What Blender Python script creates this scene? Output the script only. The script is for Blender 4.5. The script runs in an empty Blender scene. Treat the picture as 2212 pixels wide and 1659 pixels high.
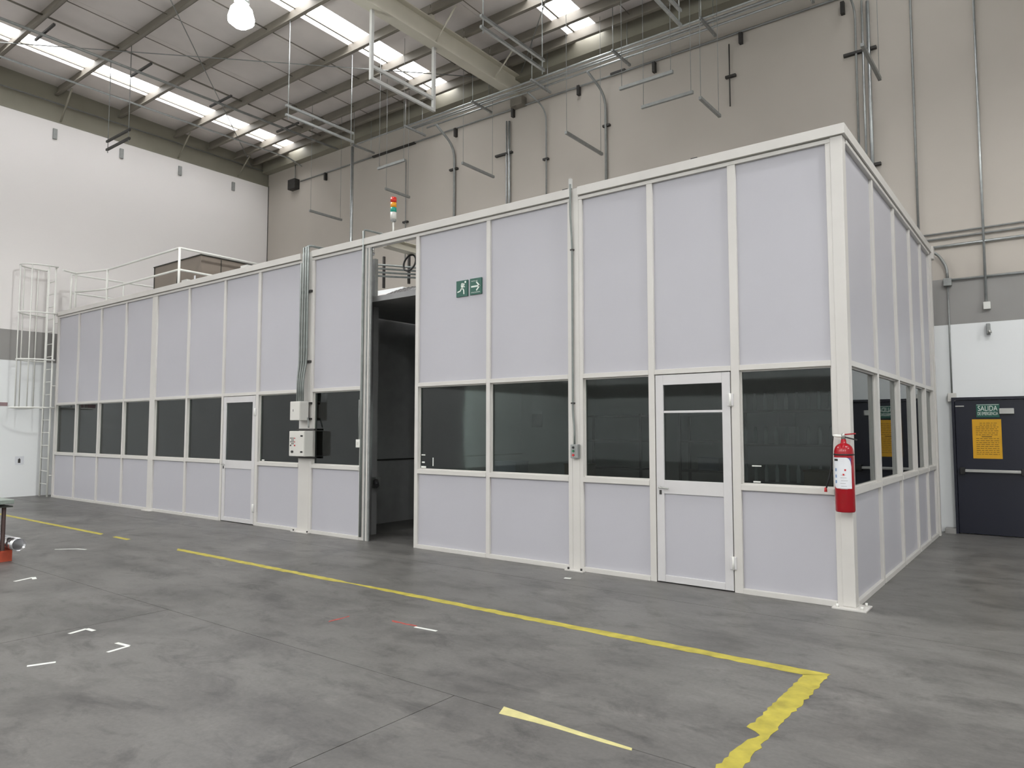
import bpy, math, random
from mathutils import Vector, Matrix
random.seed(7)
S = bpy.context.scene
COL = S.collection
# ------------------------------------------------------------------ camera
CAM = Vector((1.5076, -6.8903, 1.5676)); FPX = 1548.73
YAW, PITCH = math.radians(37.3336), math.radians(3.655)
cd = bpy.data.cameras.new('camera'); co = bpy.data.objects.new('camera', cd); COL.objects.link(co)
cd.sensor_fit = 'HORIZONTAL'; cd.sensor_width = 36.0; cd.lens = FPX / 2212 * 36.0
cd.clip_start = 0.05; cd.clip_end = 200
co.location = CAM; co.rotation_euler = (math.pi / 2 + PITCH, 0, YAW); S.camera = co
# ------------------------------------------------------------------ world, exposure
w = bpy.data.worlds.new('world'); S.world = w; w.use_nodes = True
w.node_tree.nodes['Background'].inputs[0].default_value = (0.75, 0.85, 1.0, 1)
w.node_tree.nodes['Background'].inputs[1].default_value = 1.0
S.view_settings.view_transform = 'Standard'; S.view_settings.look = 'None'
S.view_settings.exposure = 0.0; S.view_settings.gamma = 1.0
S.view_settings.use_curve_mapping = False
SKY_STRENGTH = 8.6
LAMP_WATT = 480.0

# ------------------------------------------------------------------ pixel -> direction helper (2212 x 1659)
_d = Vector((-math.sin(YAW) * math.cos(PITCH), math.cos(YAW) * math.cos(PITCH), math.sin(PITCH)))
_r = Vector((math.cos(YAW), math.sin(YAW), 0)); _u = _r.cross(_d)
def at(u, v, ax, val):
    q = _d + _r * ((u - 1106) / FPX) - _u * ((v - 829.5) / FPX)
    return CAM + q * ((val - CAM[ax]) / q[ax])

# ------------------------------------------------------------------ materials
def lin(c):
    return tuple(((x / 255) / 12.92 if x / 255 <= .04045 else (((x / 255) + .055) / 1.055) ** 2.4) for x in c) + (1,)
def mat(name, rgb, rough=.5, metal=0, noise=.06, scale=6, bump=0, spec=.5, srgb=True, coords='Object'):
    m = bpy.data.materials.new(name); m.use_nodes = True
    n = m.node_tree.nodes; l = m.node_tree.links; b = n['Principled BSDF']
    c = lin(rgb) if srgb else tuple(rgb) + (1,)
    b.inputs['Roughness'].default_value = rough; b.inputs['Metallic'].default_value = metal
    b.inputs['Specular IOR Level'].default_value = spec
    tc = n.new('ShaderNodeTexCoord'); no = n.new('ShaderNodeTexNoise')
    no.inputs['Scale'].default_value = scale; no.inputs['Detail'].default_value = 5
    l.new(tc.outputs[coords], no.inputs['Vector'])
    r = n.new('ShaderNodeValToRGB')
    r.color_ramp.elements[0].position = .3; r.color_ramp.elements[1].position = .7
    r.color_ramp.elements[0].color = tuple(x * (1 - noise) for x in c[:3]) + (1,)
    r.color_ramp.elements[1].color = tuple(min(1, x * (1 + noise)) for x in c[:3]) + (1,)
    l.new(no.outputs['Fac'], r.inputs['Fac']); l.new(r.outputs['Color'], b.inputs['Base Color'])
    if bump:
        bp = n.new('ShaderNodeBump'); bp.inputs['Strength'].default_value = bump; bp.inputs['Distance'].default_value = .004
        l.new(no.outputs['Fac'], bp.inputs['Height']); l.new(bp.outputs['Normal'], b.inputs['Normal'])
    return m
def emit(name, rgb, s):
    m = bpy.data.materials.new(name); m.use_nodes = True
    b = m.node_tree.nodes['Principled BSDF']
    b.inputs['Base Color'].default_value = tuple(rgb) + (1,)
    b.inputs['Emission Color'].default_value = tuple(rgb) + (1,); b.inputs['Emission Strength'].default_value = s
    return m
M = {}
M['frame'] = mat('cream_white_paint', (203, 200, 195), .35, noise=.03, scale=3, spec=.5)
M['panel'] = mat('lavender_white_laminate', (180, 179, 185), .45, noise=.012, scale=2)
M['doorpaint'] = mat('white_door_paint', (202, 200, 200), .35, noise=.02)
M['wall_white'] = mat('white_wall_paint', (240, 236, 234), .7, noise=.025, scale=.6, bump=.15, coords='Generated')
M['wall_lower'] = mat('bright_white_wall_paint', (238, 240, 240), .65, noise=.02, scale=.6, bump=.15, coords='Generated')
M['wall_beige'] = mat('beige_wall_paint', (184, 177, 168), .75, noise=.04, scale=.5, bump=.2)
M['band'] = mat('grey_band_paint', (150, 148, 145), .65, noise=.05, scale=1.2)
M['cladding'] = mat('dull_olive_cladding', (140, 136, 122), .6, noise=.06, scale=2)
M['deck'] = mat('pale_roof_liner', (224, 217, 213), .7, noise=.04, scale=2)
M['purlin'] = mat('grey_primer_steel', (128, 122, 112), .6, noise=.10, scale=2)
M['girder'] = mat('grey_green_primer_steel', (204, 199, 184), .6, noise=.06, scale=1.5)
M['galv'] = mat('galvanised_steel', (186, 190, 190), .32, metal=.75, noise=.10, scale=14)
M['pipegrey'] = mat('grey_weathered_conduit', (124, 129, 126), .5, metal=.3, noise=.12, scale=10)
M['galvdull'] = mat('dull_galvanised_strut', (150, 152, 150), .5, metal=.5, noise=.10, scale=14)
M['darkstrut'] = mat('dark_bracket_steel', (62, 60, 58), .55, metal=.3, noise=.12, scale=12)
M['whitesteel'] = mat('white_painted_steel', (226, 226, 220), .35, noise=.02)
M['greywhite'] = mat('light_grey_painted_steel', (188, 188, 184), .4, noise=.03)
M['box'] = mat('light_grey_enclosure', (208, 206, 200), .4, noise=.02)
M['black'] = mat('black_plastic', (22, 22, 22), .45, noise=.1)
M['red'] = mat('red_enamel', (154, 8, 24), .22, noise=.06, scale=4)
M['redbtn'] = mat('red_button', (190, 40, 44), .4)
M['greenbtn'] = mat('green_button', (40, 110, 74), .4)
M['signgreen'] = mat('green_sign_plastic', (22, 84, 70), .4, noise=.05)
M['signwhite'] = mat('white_sign_print', (222, 230, 222), .5, noise=.02)
M['yellowpaper'] = mat('yellow_notice_card', (214, 160, 20), .55, noise=.05)
M['print'] = mat('dark_print', (70, 52, 20), .6)
M['blue'] = mat('dark_navy_door_paint', (17, 20, 36), .38, noise=.08, scale=2)
M['alu'] = mat('brushed_aluminium', (176, 176, 172), .35, metal=.7, noise=.06)
M['tapeyellow'] = mat('worn_yellow_tape', (176, 164, 64), .5, noise=.25, scale=9, bump=.3)
M['tapepale'] = mat('faded_yellow_tape', (204, 196, 136), .5, noise=.14, scale=12)
M['tapewhite'] = mat('white_tape', (226, 228, 222), .5, noise=.06, scale=10)
M['redpaint'] = mat('red_floor_paint', (158, 70, 62), .6, noise=.3, scale=30)
M['stripgrey'] = mat('dull_mauve_strip', (150, 126, 128), .6)
M['tred'] = mat('red_lens', (205, 40, 24), .25); M['tamber'] = mat('amber_lens', (226, 150, 20), .25)
M['tgreen'] = mat('teal_green_lens', (18, 150, 130), .25)
M['unit'] = mat('brown_grey_sheet_metal', (124, 114, 104), .5, noise=.06, scale=3)
M['unitdark'] = mat('dark_trim', (44, 46, 40), .5)
M['rust'] = mat('orange_red_board', (172, 72, 46), .6, noise=.18, scale=8)
M['brownsteel'] = mat('brown_steel_channel', (84, 66, 62), .5, noise=.12)
M['traygreen'] = mat('grey_green_tray', (140, 150, 142), .45)
M['silver'] = mat('polished_silver_pipe', (212, 212, 214), .18, metal=.95, noise=.03)
M['foil'] = mat('crinkled_foil_duct', (200, 200, 202), .22, metal=.9, noise=.2, scale=30, bump=.8)
M['paper'] = mat('white_paper', (226, 224, 216), .7)
M['label'] = mat('white_label', (222, 224, 228), .4, noise=.03)
M['labelblue'] = mat('violet_label_corner', (84, 78, 130), .4)
M['labelicon'] = mat('blue_icon_print', (110, 140, 180), .5)
M['rack'] = mat('dark_rack_steel', (54, 54, 56), .5); M['card'] = mat('cardboard', (120, 92, 62), .7)
M['crate'] = mat('blue_plastic_crate', (60, 80, 110), .5)
M['tabletop'] = mat('grey_table_top', (120, 122, 122), .5); M['inner'] = mat('interior_wall_paint', (150, 150, 150), .7)
M['filler'] = mat('dark_joint_filler', (92, 89, 85), .9)
M['skylight'] = emit('daylit_skylight_sheet', (.97, .98, 1.0), SKY_STRENGTH)
M['bulb'] = emit('lit_lamp_glass', (.97, 1.0, .97), 60.0)
# glass
def glass():
    m = bpy.data.materials.new('window_glass'); m.use_nodes = True
    n = m.node_tree.nodes; l = m.node_tree.links; n.remove(n['Principled BSDF'])
    t = n.new('ShaderNodeBsdfTransparent'); t.inputs[0].default_value = (.50, .55, .53, 1)
    g = n.new('ShaderNodeBsdfGlossy'); g.inputs['Roughness'].default_value = .02; g.inputs[0].default_value = (.9, .93, .93, 1)
    no = n.new('ShaderNodeTexNoise'); no.inputs['Scale'].default_value = 3
    rr = n.new('ShaderNodeMapRange'); rr.inputs[3].default_value = .01; rr.inputs[4].default_value = .05
    l.new(no.outputs['Fac'], rr.inputs[0]); l.new(rr.outputs[0], g.inputs['Roughness'])
    f = n.new('ShaderNodeFresnel'); f.inputs[0].default_value = 1.52
    mx = n.new('ShaderNodeMixShader'); l.new(f.outputs[0], mx.inputs[0]); l.new(t.outputs[0], mx.inputs[1]); l.new(g.outputs[0], mx.inputs[2])
    l.new(mx.outputs[0], n['Material Output'].inputs[0]); return m
M['glass'] = glass()
def concrete():
    m = bpy.data.materials.new('worn_grey_concrete'); m.use_nodes = True
    n = m.node_tree.nodes; l = m.node_tree.links; b = n['Principled BSDF']
    g = n.new('ShaderNodeNewGeometry'); v = g.outputs['Position']
    def noise(scale, detail, dist=0, rough=.55, sx=1, sy=1):
        mp = n.new('ShaderNodeMapping'); mp.inputs['Scale'].default_value = (sx, sy, 1); l.new(v, mp.inputs[0])
        a = n.new('ShaderNodeTexNoise'); a.inputs['Scale'].default_value = scale; a.inputs['Detail'].default_value = detail
        a.inputs['Distortion'].default_value = dist; a.inputs['Roughness'].default_value = rough
        l.new(mp.outputs[0], a.inputs['Vector']); return a.outputs['Fac']
    def ramp(x, p0, p1, c0, c1):
        r = n.new('ShaderNodeValToRGB'); e = r.color_ramp.elements
        e[0].position, e[1].position = p0, p1; e[0].color, e[1].color = c0, c1; l.new(x, r.inputs[0]); return r.outputs[0]
    def mul(a, c):
        x = n.new('ShaderNodeMix'); x.data_type = 'RGBA'; x.blend_type = 'MULTIPLY'; x.inputs[0].default_value = 1
        l.new(a, x.inputs[6]); l.new(c, x.inputs[7]); return x.outputs[2]
    base = ramp(noise(.35, 8, .4), .3, .72, lin((101, 99, 96)), lin((121, 119, 116)))
    stain = ramp(noise(.9, 12, .35, .72, 1, 1.4), .36, .53, (.64, .64, .64, 1), (1, 1, 1, 1))
    streak = ramp(noise(1.4, 9, .2, .7, .5, 1.8), .35, .6, (.88, .88, .88, 1), (1.03, 1.03, 1.03, 1))
    patch = ramp(noise(2.3, 12, .5, .75, 1, 1.7), .33, .49, (.55, .55, .55, 1), (1, 1, 1, 1))
    pale = ramp(noise(1.7, 10, .4, .7, .8, 1.5), .56, .74, (1, 1, 1, 1), (1.32, 1.31, 1.3, 1))
    fine = ramp(noise(40, 4), .3, .7, (.9, .9, .9, 1), (1.06, 1.06, 1.06, 1))
    c = mul(mul(mul(mul(mul(base, stain), streak), fine), patch), pale)
    l.new(c, b.inputs['Base Color'])
    rr = n.new('ShaderNodeMapRange'); rr.inputs[3].default_value = .28; rr.inputs[4].default_value = .55
    l.new(noise(.9, 6, .5), rr.inputs[0]); l.new(rr.outputs[0], b.inputs['Roughness'])
    bp = n.new('ShaderNodeBump'); bp.inputs['Strength'].default_value = .12; bp.inputs['Distance'].default_value = .003
    l.new(noise(25, 5), bp.inputs['Height']); l.new(bp.outputs[0], b.inputs['Normal'])
    b.inputs['Specular IOR Level'].default_value = .4
    return m
M['concrete'] = concrete()

# ------------------------------------------------------------------ mesh helpers
WL = {}
class MB:
    def __init__(s): s.v = []; s.f = []; s.smooth = []
    def box(s, x0, x1, y0, y1, z0, z1, rot=None, piv=None):
        b = len(s.v)
        P = [Vector((x, y, z)) for z in (z0, z1) for y in (y0, y1) for x in (x0, x1)]
        if rot is not None:
            c = piv or Vector(((x0 + x1) / 2, (y0 + y1) / 2, (z0 + z1) / 2)); P = [rot @ (p - c) + c for p in P]
        s.v += P
        for q in ((0, 2, 3, 1), (4, 5, 7, 6), (0, 1, 5, 4), (2, 6, 7, 3), (0, 4, 6, 2), (1, 3, 7, 5)):
            s.f.append([b + i for i in q]); s.smooth.append(False)
        return s
    def tube(s, path, r, n=8, cap=True):
        path = [Vector(p) for p in path]; b = len(s.v); N = len(path); prev = None
        for i, p in enumerate(path):
            t = (path[min(i + 1, N - 1)] - path[max(i - 1, 0)]).normalized()
            if prev is None:
                a = Vector((0, 0, 1)) if abs(t.z) < .9 else Vector((1, 0, 0)); e1 = t.cross(a).normalized()
            else:
                e1 = (prev - t * prev.dot(t)).normalized()
            prev = e1; e2 = t.cross(e1)
            rr = r[i] if isinstance(r, (list, tuple)) else r
            for k in range(n):
                a = 2 * math.pi * k / n; s.v.append(p + e1 * math.cos(a) * rr + e2 * math.sin(a) * rr)
        for i in range(N - 1):
            for k in range(n):
                s.f.append([b + i * n + k, b + i * n + (k + 1) % n, b + (i + 1) * n + (k + 1) % n, b + (i + 1) * n + k]); s.smooth.append(True)
        if cap:
            s.f.append([b + k for k in reversed(range(n))]); s.smooth.append(False)
            s.f.append([b + (N - 1) * n + k for k in range(n)]); s.smooth.append(False)
        return s
    def lathe(s, prof, c, n=24, axis=None):
        c = Vector(c); b = len(s.v); R = axis or Matrix.Identity(3)
        for (r, z) in prof:
            for k in range(n):
                a = 2 * math.pi * k / n; s.v.append(c + R @ Vector((r * math.cos(a), r * math.sin(a), z)))
        for i in range(len(prof) - 1):
            for k in range(n):
                s.f.append([b + i * n + k, b + i * n + (k + 1) % n, b + (i + 1) * n + (k + 1) % n, b + (i + 1) * n + k]); s.smooth.append(True)
        if prof[0][0] > 1e-4: s.f.append([b + k for k in reversed(range(n))]); s.smooth.append(False)
        if prof[-1][0] > 1e-4: s.f.append([b + (len(prof) - 1) * n + k for k in range(n)]); s.smooth.append(False)
        return s
    def prism(s, pts, off):
        """polygon (list of 3d points, counter-clockwise seen from the front) extruded by off"""
        off = Vector(off); pts = [Vector(p) for p in pts]; b = len(s.v); n = len(pts)
        s.v += pts + [p + off for p in pts]
        s.f.append(list(range(b, b + n))); s.f.append([b + n + i for i in reversed(range(n))])
        for i in range(n): s.f.append([b + i, b + n + i, b + n + (i + 1) % n, b + (i + 1) % n])
        s.smooth += [False] * (n + 2); return s
    def build(s, name, m, parent=None, bevel=0, label=None):
        lo = Vector([min(p[i] for p in s.v) for i in range(3)]); hi = Vector([max(p[i] for p in s.v) for i in range(3)])
        c = (lo + hi) / 2; c.z = lo.z
        me = bpy.data.meshes.new(name); me.from_pydata([tuple(p - c) for p in s.v], [], s.f)
        me.polygons.foreach_set('use_smooth', s.smooth); me.update()
        me.materials.append(M[m] if isinstance(m, str) else m)
        o = bpy.data.objects.new(name, me); COL.objects.link(o); WL[o] = c
        if parent is not None: o.parent = parent; o.location = c - WL[parent]
        else: o.location = c
        if bevel:
            md = o.modifiers.new('bevel', 'BEVEL'); md.width = bevel; md.segments = 2; md.limit_method = 'ANGLE'
        if label: o['label'] = label
        return o
def box(name, m, x0, x1, y0, y1, z0, z1, parent=None, bevel=0, label=None):
    return MB().box(min(x0, x1), max(x0, x1), min(y0, y1), max(y0, y1), min(z0, z1), max(z0, z1)).build(name, m, parent, bevel, label)
def empty(name, loc):
    o = bpy.data.objects.new(name, None); o.empty_display_size = .1; COL.objects.link(o); o.location = loc; WL[o] = Vector(loc); return o
def tag(o, label, cat, group=None):
    o['label'] = label; o['category'] = cat
    if group: o['group'] = group
    return o
def struct(o): o['kind'] = 'structure'; return o
def thing(name, loc, label, cat, group=None): return tag(empty(name, loc), label, cat, group)
def fillet(pts, rad, n=6):
    pts = [Vector(p) for p in pts]; out = [pts[0]]
    for i in range(1, len(pts) - 1):
        a, b, c = pts[i - 1], pts[i], pts[i + 1]
        d1 = (a - b); d2 = (c - b); r = min(rad, d1.length * .48, d2.length * .48)
        p1 = b + d1.normalized() * r; p2 = b + d2.normalized() * r
        for k in range(n + 1):
            t = k / n; out.append(p1 * (1 - t) ** 2 + b * 2 * t * (1 - t) + p2 * t * t)
    out.append(pts[-1]); return out
def text(s, size, width, m, parent, origin, ex, ez, name='lettering', depth=.0015):
    """flat lettering: origin = left end of baseline, ex / ez = unit vectors along and up the sign"""
    cu = bpy.data.curves.new('t', 'FONT'); cu.body = s; cu.size = size; cu.fill_mode = 'FRONT'
    t = bpy.data.objects.new('t', cu); COL.objects.link(t)
    bpy.context.view_layer.update()
    me = bpy.data.meshes.new_from_object(t.evaluated_get(bpy.context.evaluated_depsgraph_get()))
    bpy.data.objects.remove(t)
    xs = [v.co.x for v in me.vertices]; x0, x1 = min(xs), max(xs); k = width / (x1 - x0)
    ex = Vector(ex); ez = Vector(ez); origin = Vector(origin)
    pts = [origin + ex * ((v.co.x - x0) * k) + ez * v.co.y for v in me.vertices]
    b = MB(); b.v = pts; b.f = [list(p.vertices) for p in me.polygons]; b.smooth = [False] * len(b.f)
    bpy.data.meshes.remove(me)
    return b.build(name, m, parent)

# ================================================================== SETTING
XL, XR, YF, YB = -18.0, 13.5, -26.0, 6.05
def zdeck(y): return 10.10 - .03 * y
# floor of cast slabs with recessed saw cuts
floor = struct(empty('floor', (0, 0, 0)))
box('joint_filler', 'filler', XL - .3, XR + .3, YF - .3, YB + .3, -.12, -.006, floor)
ys = [YF, -21.6, -18.6, -15.6, -12.6, -9.6, -6.63, -3.64, -.66, 2.35, YB]
xs = [XL] + [-18 + 1.2 + 3.35 * k - .05 for k in range(0, 10)] + [XR]
xs = [XL, -14.8, -11.45, -8.1, -4.75, -1.4, 1.95, 5.3, 8.65, XR]
for j in range(len(ys) - 1):
    XS = xs if ys[j] < -3.7 else [XL, 5.3, XR]
    for i in range(len(XS) - 1):
        g = .003
        box('floor_slab', 'concrete', XS[i] + (g if i else -.3), XS[i + 1] - (g if i < len(XS) - 2 else -.3), ys[j] + (g if j else -.3), ys[j + 1] - (g if j < len(ys) - 2 else -.3), -.1, 0, floor)
# hall walls: white plinth zone, grey band, upper wall
def hall_wall(name, ax, val, sgn, a0, a1, upper, top):
    e = struct(empty(name, (val if ax == 0 else (a0 + a1) / 2, val if ax == 1 else (a0 + a1) / 2, 0)))
    def seg(n, m, z0, z1, t=.2, proud=0):
        v0, v1 = (val - sgn * proud, val + sgn * t)
        if ax == 0: return box(n, m, v0, v1, a0, a1, z0, z1, e)
        return box(n, m, a0, a1, v0, v1, z0, z1, e)
    seg('lower_wall', 'wall_lower', 0, 3.2); seg('painted_band', 'band', 3.2, 3.92, .2, .003); seg('upper_wall', upper, 3.92, top)
    return e
wl = hall_wall('wall_left', 0, XL, -1, YF - .2, YB + .2, 'wall_white', 9.2)
box('upper_cladding', 'cladding', XL - .2, XL - .03, YF - .2, YB + .2, 9.2, 10.8, wl)
box('cladding_ledge', 'cladding', XL - .2, XL + .012, YF - .2, YB, 9.18, 9.215, wl)
wb = hall_wall('wall_back', 1, YB, 1, XL, XR + .2, 'wall_beige', 10.2)
box('corner_joint', 'filler', XL - .001, XL + .03, YB - .012, YB + .01, 0, 9.2, wb)
hall_wall('wall_right', 0, XR, 1, YF - .2, YB, 'wall_lower', 11.2)
hall_wall('wall_front', 1, YF, -1, XL, XR, 'wall_lower', 11.2)
# ceiling: roof sheets, skylight sheets, purlins
ceil = struct(empty('ceiling', (0, 0, 9.6)))
SKY = [-16.62, -10.58, -6.45, -.5, 5.5, 11.2]; SW = .66
PUR = [5.5, 4.9, 4.05, 3.05] + [1.55 - 1.5 * k for k in range(18)]
ycuts = sorted(PUR + [YB + .2, YF - .2])
def slab(name, m, x0, x1, y0, y1, dz0, dz1, parent):
    b = MB(); 
    P = [(x, y, zdeck(y) + dz) for dz in (dz0, dz1) for y in (y0, y1) for x in (x0, x1)]
    b.v = [Vector(p) for p in P]
    for q in ((0, 2, 3, 1), (4, 5, 7, 6), (0, 1, 5, 4), (2, 6, 7, 3), (0, 4, 6, 2), (1, 3, 7, 5)): b.f.append(list(q)); b.smooth.append(False)
    return b.build(name, m, parent)
edges = []; x = XL - .2
for s0 in SKY + [XR + .2]:
    n = max(1, round((s0 - x) / 1.0)); wd = (s0 - x) / n
    for k in range(n): slab('roof_sheet', 'deck', x + wd * k + .003, x + wd * (k + 1) - .003, YF - .2, YB + .2, 0, .06, ceil)
    if s0 < XR:
        for j in range(len(ycuts) - 1):
            slab('skylight_sheet', 'skylight', s0, s0 + SW, ycuts[j], ycuts[j + 1] - .01, .075, .085, ceil)  # narrow side of the sheet glows in place of daylight spilled on the liner
        slab('skylight_bar', 'purlin', s0 + .13, s0 + .17, YF, YB, -.015, .03, ceil)
        slab('skylight_edge', 'deck', s0 - .02, s0, YF, YB, -.02, .0, ceil)
    x = s0 + SW
for i, y in enumerate(PUR):
    z1 = zdeck(y) - .004; z0 = z1 - .24
    for (a, b) in ((XL, -8.1), (-8.1, 2.0), (2.0, XR)):
        m = MB().box(a + .01, b - .01, y - .006, y + .006, z0, z1).box(a + .01, b - .01, y, y + .075, z1 - .012, z1).box(a + .01, b - .01, y - .075, y, z0, z0 + .012)
        m.box(a + .01, b - .01, y - .075, y - .065, z0 + .012, z0 + .03)
        m.build('purlin', 'purlin', ceil)
# eave beam at the back wall and ledger on left wall
box('eave_beam', 'cladding', XL, XR, 5.82, YB, 9.56, 9.9, ceil)
MB().tube([(XL + .06, YF, 9.74), (XL + .06, 5.8, 9.62)], .018, 6).build('ledger_rod', 'galvdull', ceil)
# sag rods and roof bracing
def zb(y): return zdeck(y) - .1
for xx, r in ((-14.72, .02), (-13.8, .01), (-12.6, .008), (-11.4, .012), (-9.1, .01), (-5.0, .01), (-3.0, .01), (-7.4, .01)):
    for j in range(len(PUR) - 1):
        y1, y0 = PUR[j], PUR[j + 1]
        if y1 < -8: continue
        MB().tube([(xx, y0, zb(y0)), (xx, y1, zb(y1))], r, 6).build('sag_rod', 'purlin', ceil)
for a, b in (((-17.95, -3.25), (-8.3, 5.9)), ((-8.3, -3.55), (-17.95, 5.4)), ((-7.9, -3.2), (1.9, 5.9)), ((1.9, -3.5), (-7.9, 5.8))):
    MB().tube([(a[0], a[1], zdeck(a[1]) - .26), (b[0], b[1], zdeck(b[1]) - .26)], .011, 6).build('bracing_rod', 'galvdull', ceil)
for y in (-2.95, .05, 3.05, 4.9):
    MB().tube([(-17.3, y + .05, zdeck(y) - .24), (XL + .01, y + .08, 9.22)], .022, 6).build('flange_brace', 'cladding', ceil)
# girders
for gx in (-8.1, 2.0):
    g = struct(empty('trim_1' if gx < 0 else 'trim_2', (gx, -6.7, 9.2)))
    box('bottom_flange', 'girder', gx - .12, gx + .12, YF, YB, 9.18, 9.205, g)
    box('web', 'girder', gx - .008, gx + .008, YF, YB, 9.205, 9.62, g)
    box('top_flange', 'girder', gx - .12, gx + .12, YF, YB, 9.62, 9.645, g)
    for y in PUR:
        zt = zdeck(y) - .245
        if zt > 9.65: box('cleat', 'girder', gx - .06, gx + .06, y - .05, y + .05, 9.645, zt, g)
    for y in (3.1, 4.95, .1):
        for s in (-1, 1):
            MB().tube([(gx + s * .08, y, 9.2), (gx + s * .62, y, zdeck(y) - .24)], .018, 6).build('flange_brace', 'girder', g)
    box('bearing_block', 'purlin', gx - .16, gx + .16, YB - .2, YB, 8.98, 9.18, g)

# ================================================================== PARTITION (white modular room)
H = 4.35
HEADB, HEADT, SILLB, SILLT, BASE = 2.146, 2.198, .985, 1.041, .051
pf = struct(empty('wall_partition_front', (-8.6, 0.04, 0)))
ps = struct(empty('wall_partition_side', (0, 2.7, 0)))
# front: mullions (x0,x1)
MUL = [(-17.30, -17.21), (-16.16, -16.10), (-15.02, -14.96), (-13.87, -13.81), (-12.73, -12.53), (-11.365, -11.305), (-10.15, -10.09), (-9.106, -9.03),
       (-7.66, -7.605), (-6.51, -6.40), (-5.40, -5.34), (-4.155, -4.095), (-2.942, -2.888), (-2.79, -2.745), (-1.935, -1.866), (-1.045, -.962), (-.118, -.07)]
for i, (a, b) in enumerate(MUL):
    box('mullion', 'frame', a, b, 0, .085, 0, 4.204, pf, .004)
# square columns with base plates
for a, b in ((-7.93, -7.66), (-2.888, -2.79)):
    box('column', 'frame', a, b, .0, .16, .012, H, pf, .005)
    box('base_plate', 'frame', a - .07, b + .07, -.07, .2, 0, .014, pf, .002)
    for s in (a - .035, b + .035): MB().tube([(s, -.04, .014), (s, -.04, .036)], .012, 6).build('anchor_bolt', 'darkstrut', pf)
box('base_plate', 'frame', -12.8, -12.46, -.06, .2, 0, .012, pf, .002)
cp = MB().box(-.075, .032, -.005, .12, .014, 4.25).build('corner_post', 'frame', pf, .006)
box('base_plate', 'frame', -.15, .13, -.085, .17, 0, .014, pf, .002)
for bx, by in ((.09, -.045), (-.11, -.045), (.09, .13)): MB().tube([(bx, by, .014), (bx, by, .04)], .012, 6).build('anchor_bolt', 'whitesteel', pf)
# cap, groove and top rail in the lengths between columns
for a, b in ((-17.32, -12.73), (-12.73, -7.93), (-7.66, -6.47), (-6.47, -2.888), (-2.79, .06)):
    box('cap_rail', 'frame', a, b, -.03, .12, 4.253, H, pf, .003)
    box('cap_groove', 'frame', a, min(b, .0), .02, .10, 4.236, 4.253, pf)
    box('top_rail', 'frame', a, min(b, -.07), -.002, .085, 4.204, 4.242, pf, .003)
BAYS = [(MUL[i][1], MUL[i + 1][0]) for i in range(len(MUL) - 1)]
wn = 0; PANES = []
def window(k, x0, x1):
    e = struct(empty('window_%d' % k, ((x0 + x1) / 2, .05, SILLT)))
    t = .014
    MB().box(x0, x1, .035, .07, SILLT, SILLT + t).box(x0, x1, .035, .07, HEADB - t, HEADB).box(x0, x0 + t, .035, .07, SILLT + t, HEADB - t).box(x1 - t, x1, .035, .07, SILLT + t, HEADB - t).build('glazing_bead', 'frame', e)
    box('pane', 'glass', x0 + t, x1 - t, .05, .056, SILLT + t, HEADB - t, e)
    return e
for (x0, x1) in BAYS:
    if abs(x0 + 7.605) < .01 or True:
        pass
    w_ = x1 - x0
    if x0 > -6.45 and x1 < -5.35:            # doorway without a leaf
        continue
    if w_ < .12 or (x0 < -7.9 and x1 > -7.7 and False): continue
    if x0 < -7.94 and x1 > -7.7: x1 = -7.93    # bay ends at the column
    box('upper_panel', 'panel', x0, x1, .03, .075, HEADT, 4.204, pf)
    box('head_rail', 'frame', x0, x1, 0, .085, HEADB, HEADT, pf, .003)
    if (abs(x0 + 10.09) < .01) or (abs(x0 + 1.866) < .01): continue
    wn += 1
    box('sill_rail', 'frame', x0, x1, -.006, .085, SILLB, SILLT, pf, .003)
    box('lower_panel', 'panel', x0, x1, .03, .075, BASE, SILLB, pf)
    box('base_rail', 'frame', x0, x1, -.004, .085, 0, BASE, pf, .003)
    window(wn, x0, x1)
# doorway head (top rail continues) and left track strips
for k, (a, b, m) in enumerate(((-6.40, -6.372, 'galvdull'), (-6.365, -6.335, 'frame'), (-6.33, -6.30, 'galvdull'))):
    box('door_track', m, a, b, .0, .05 - .012 * k, 0, 4.204, pf, .002)
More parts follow.
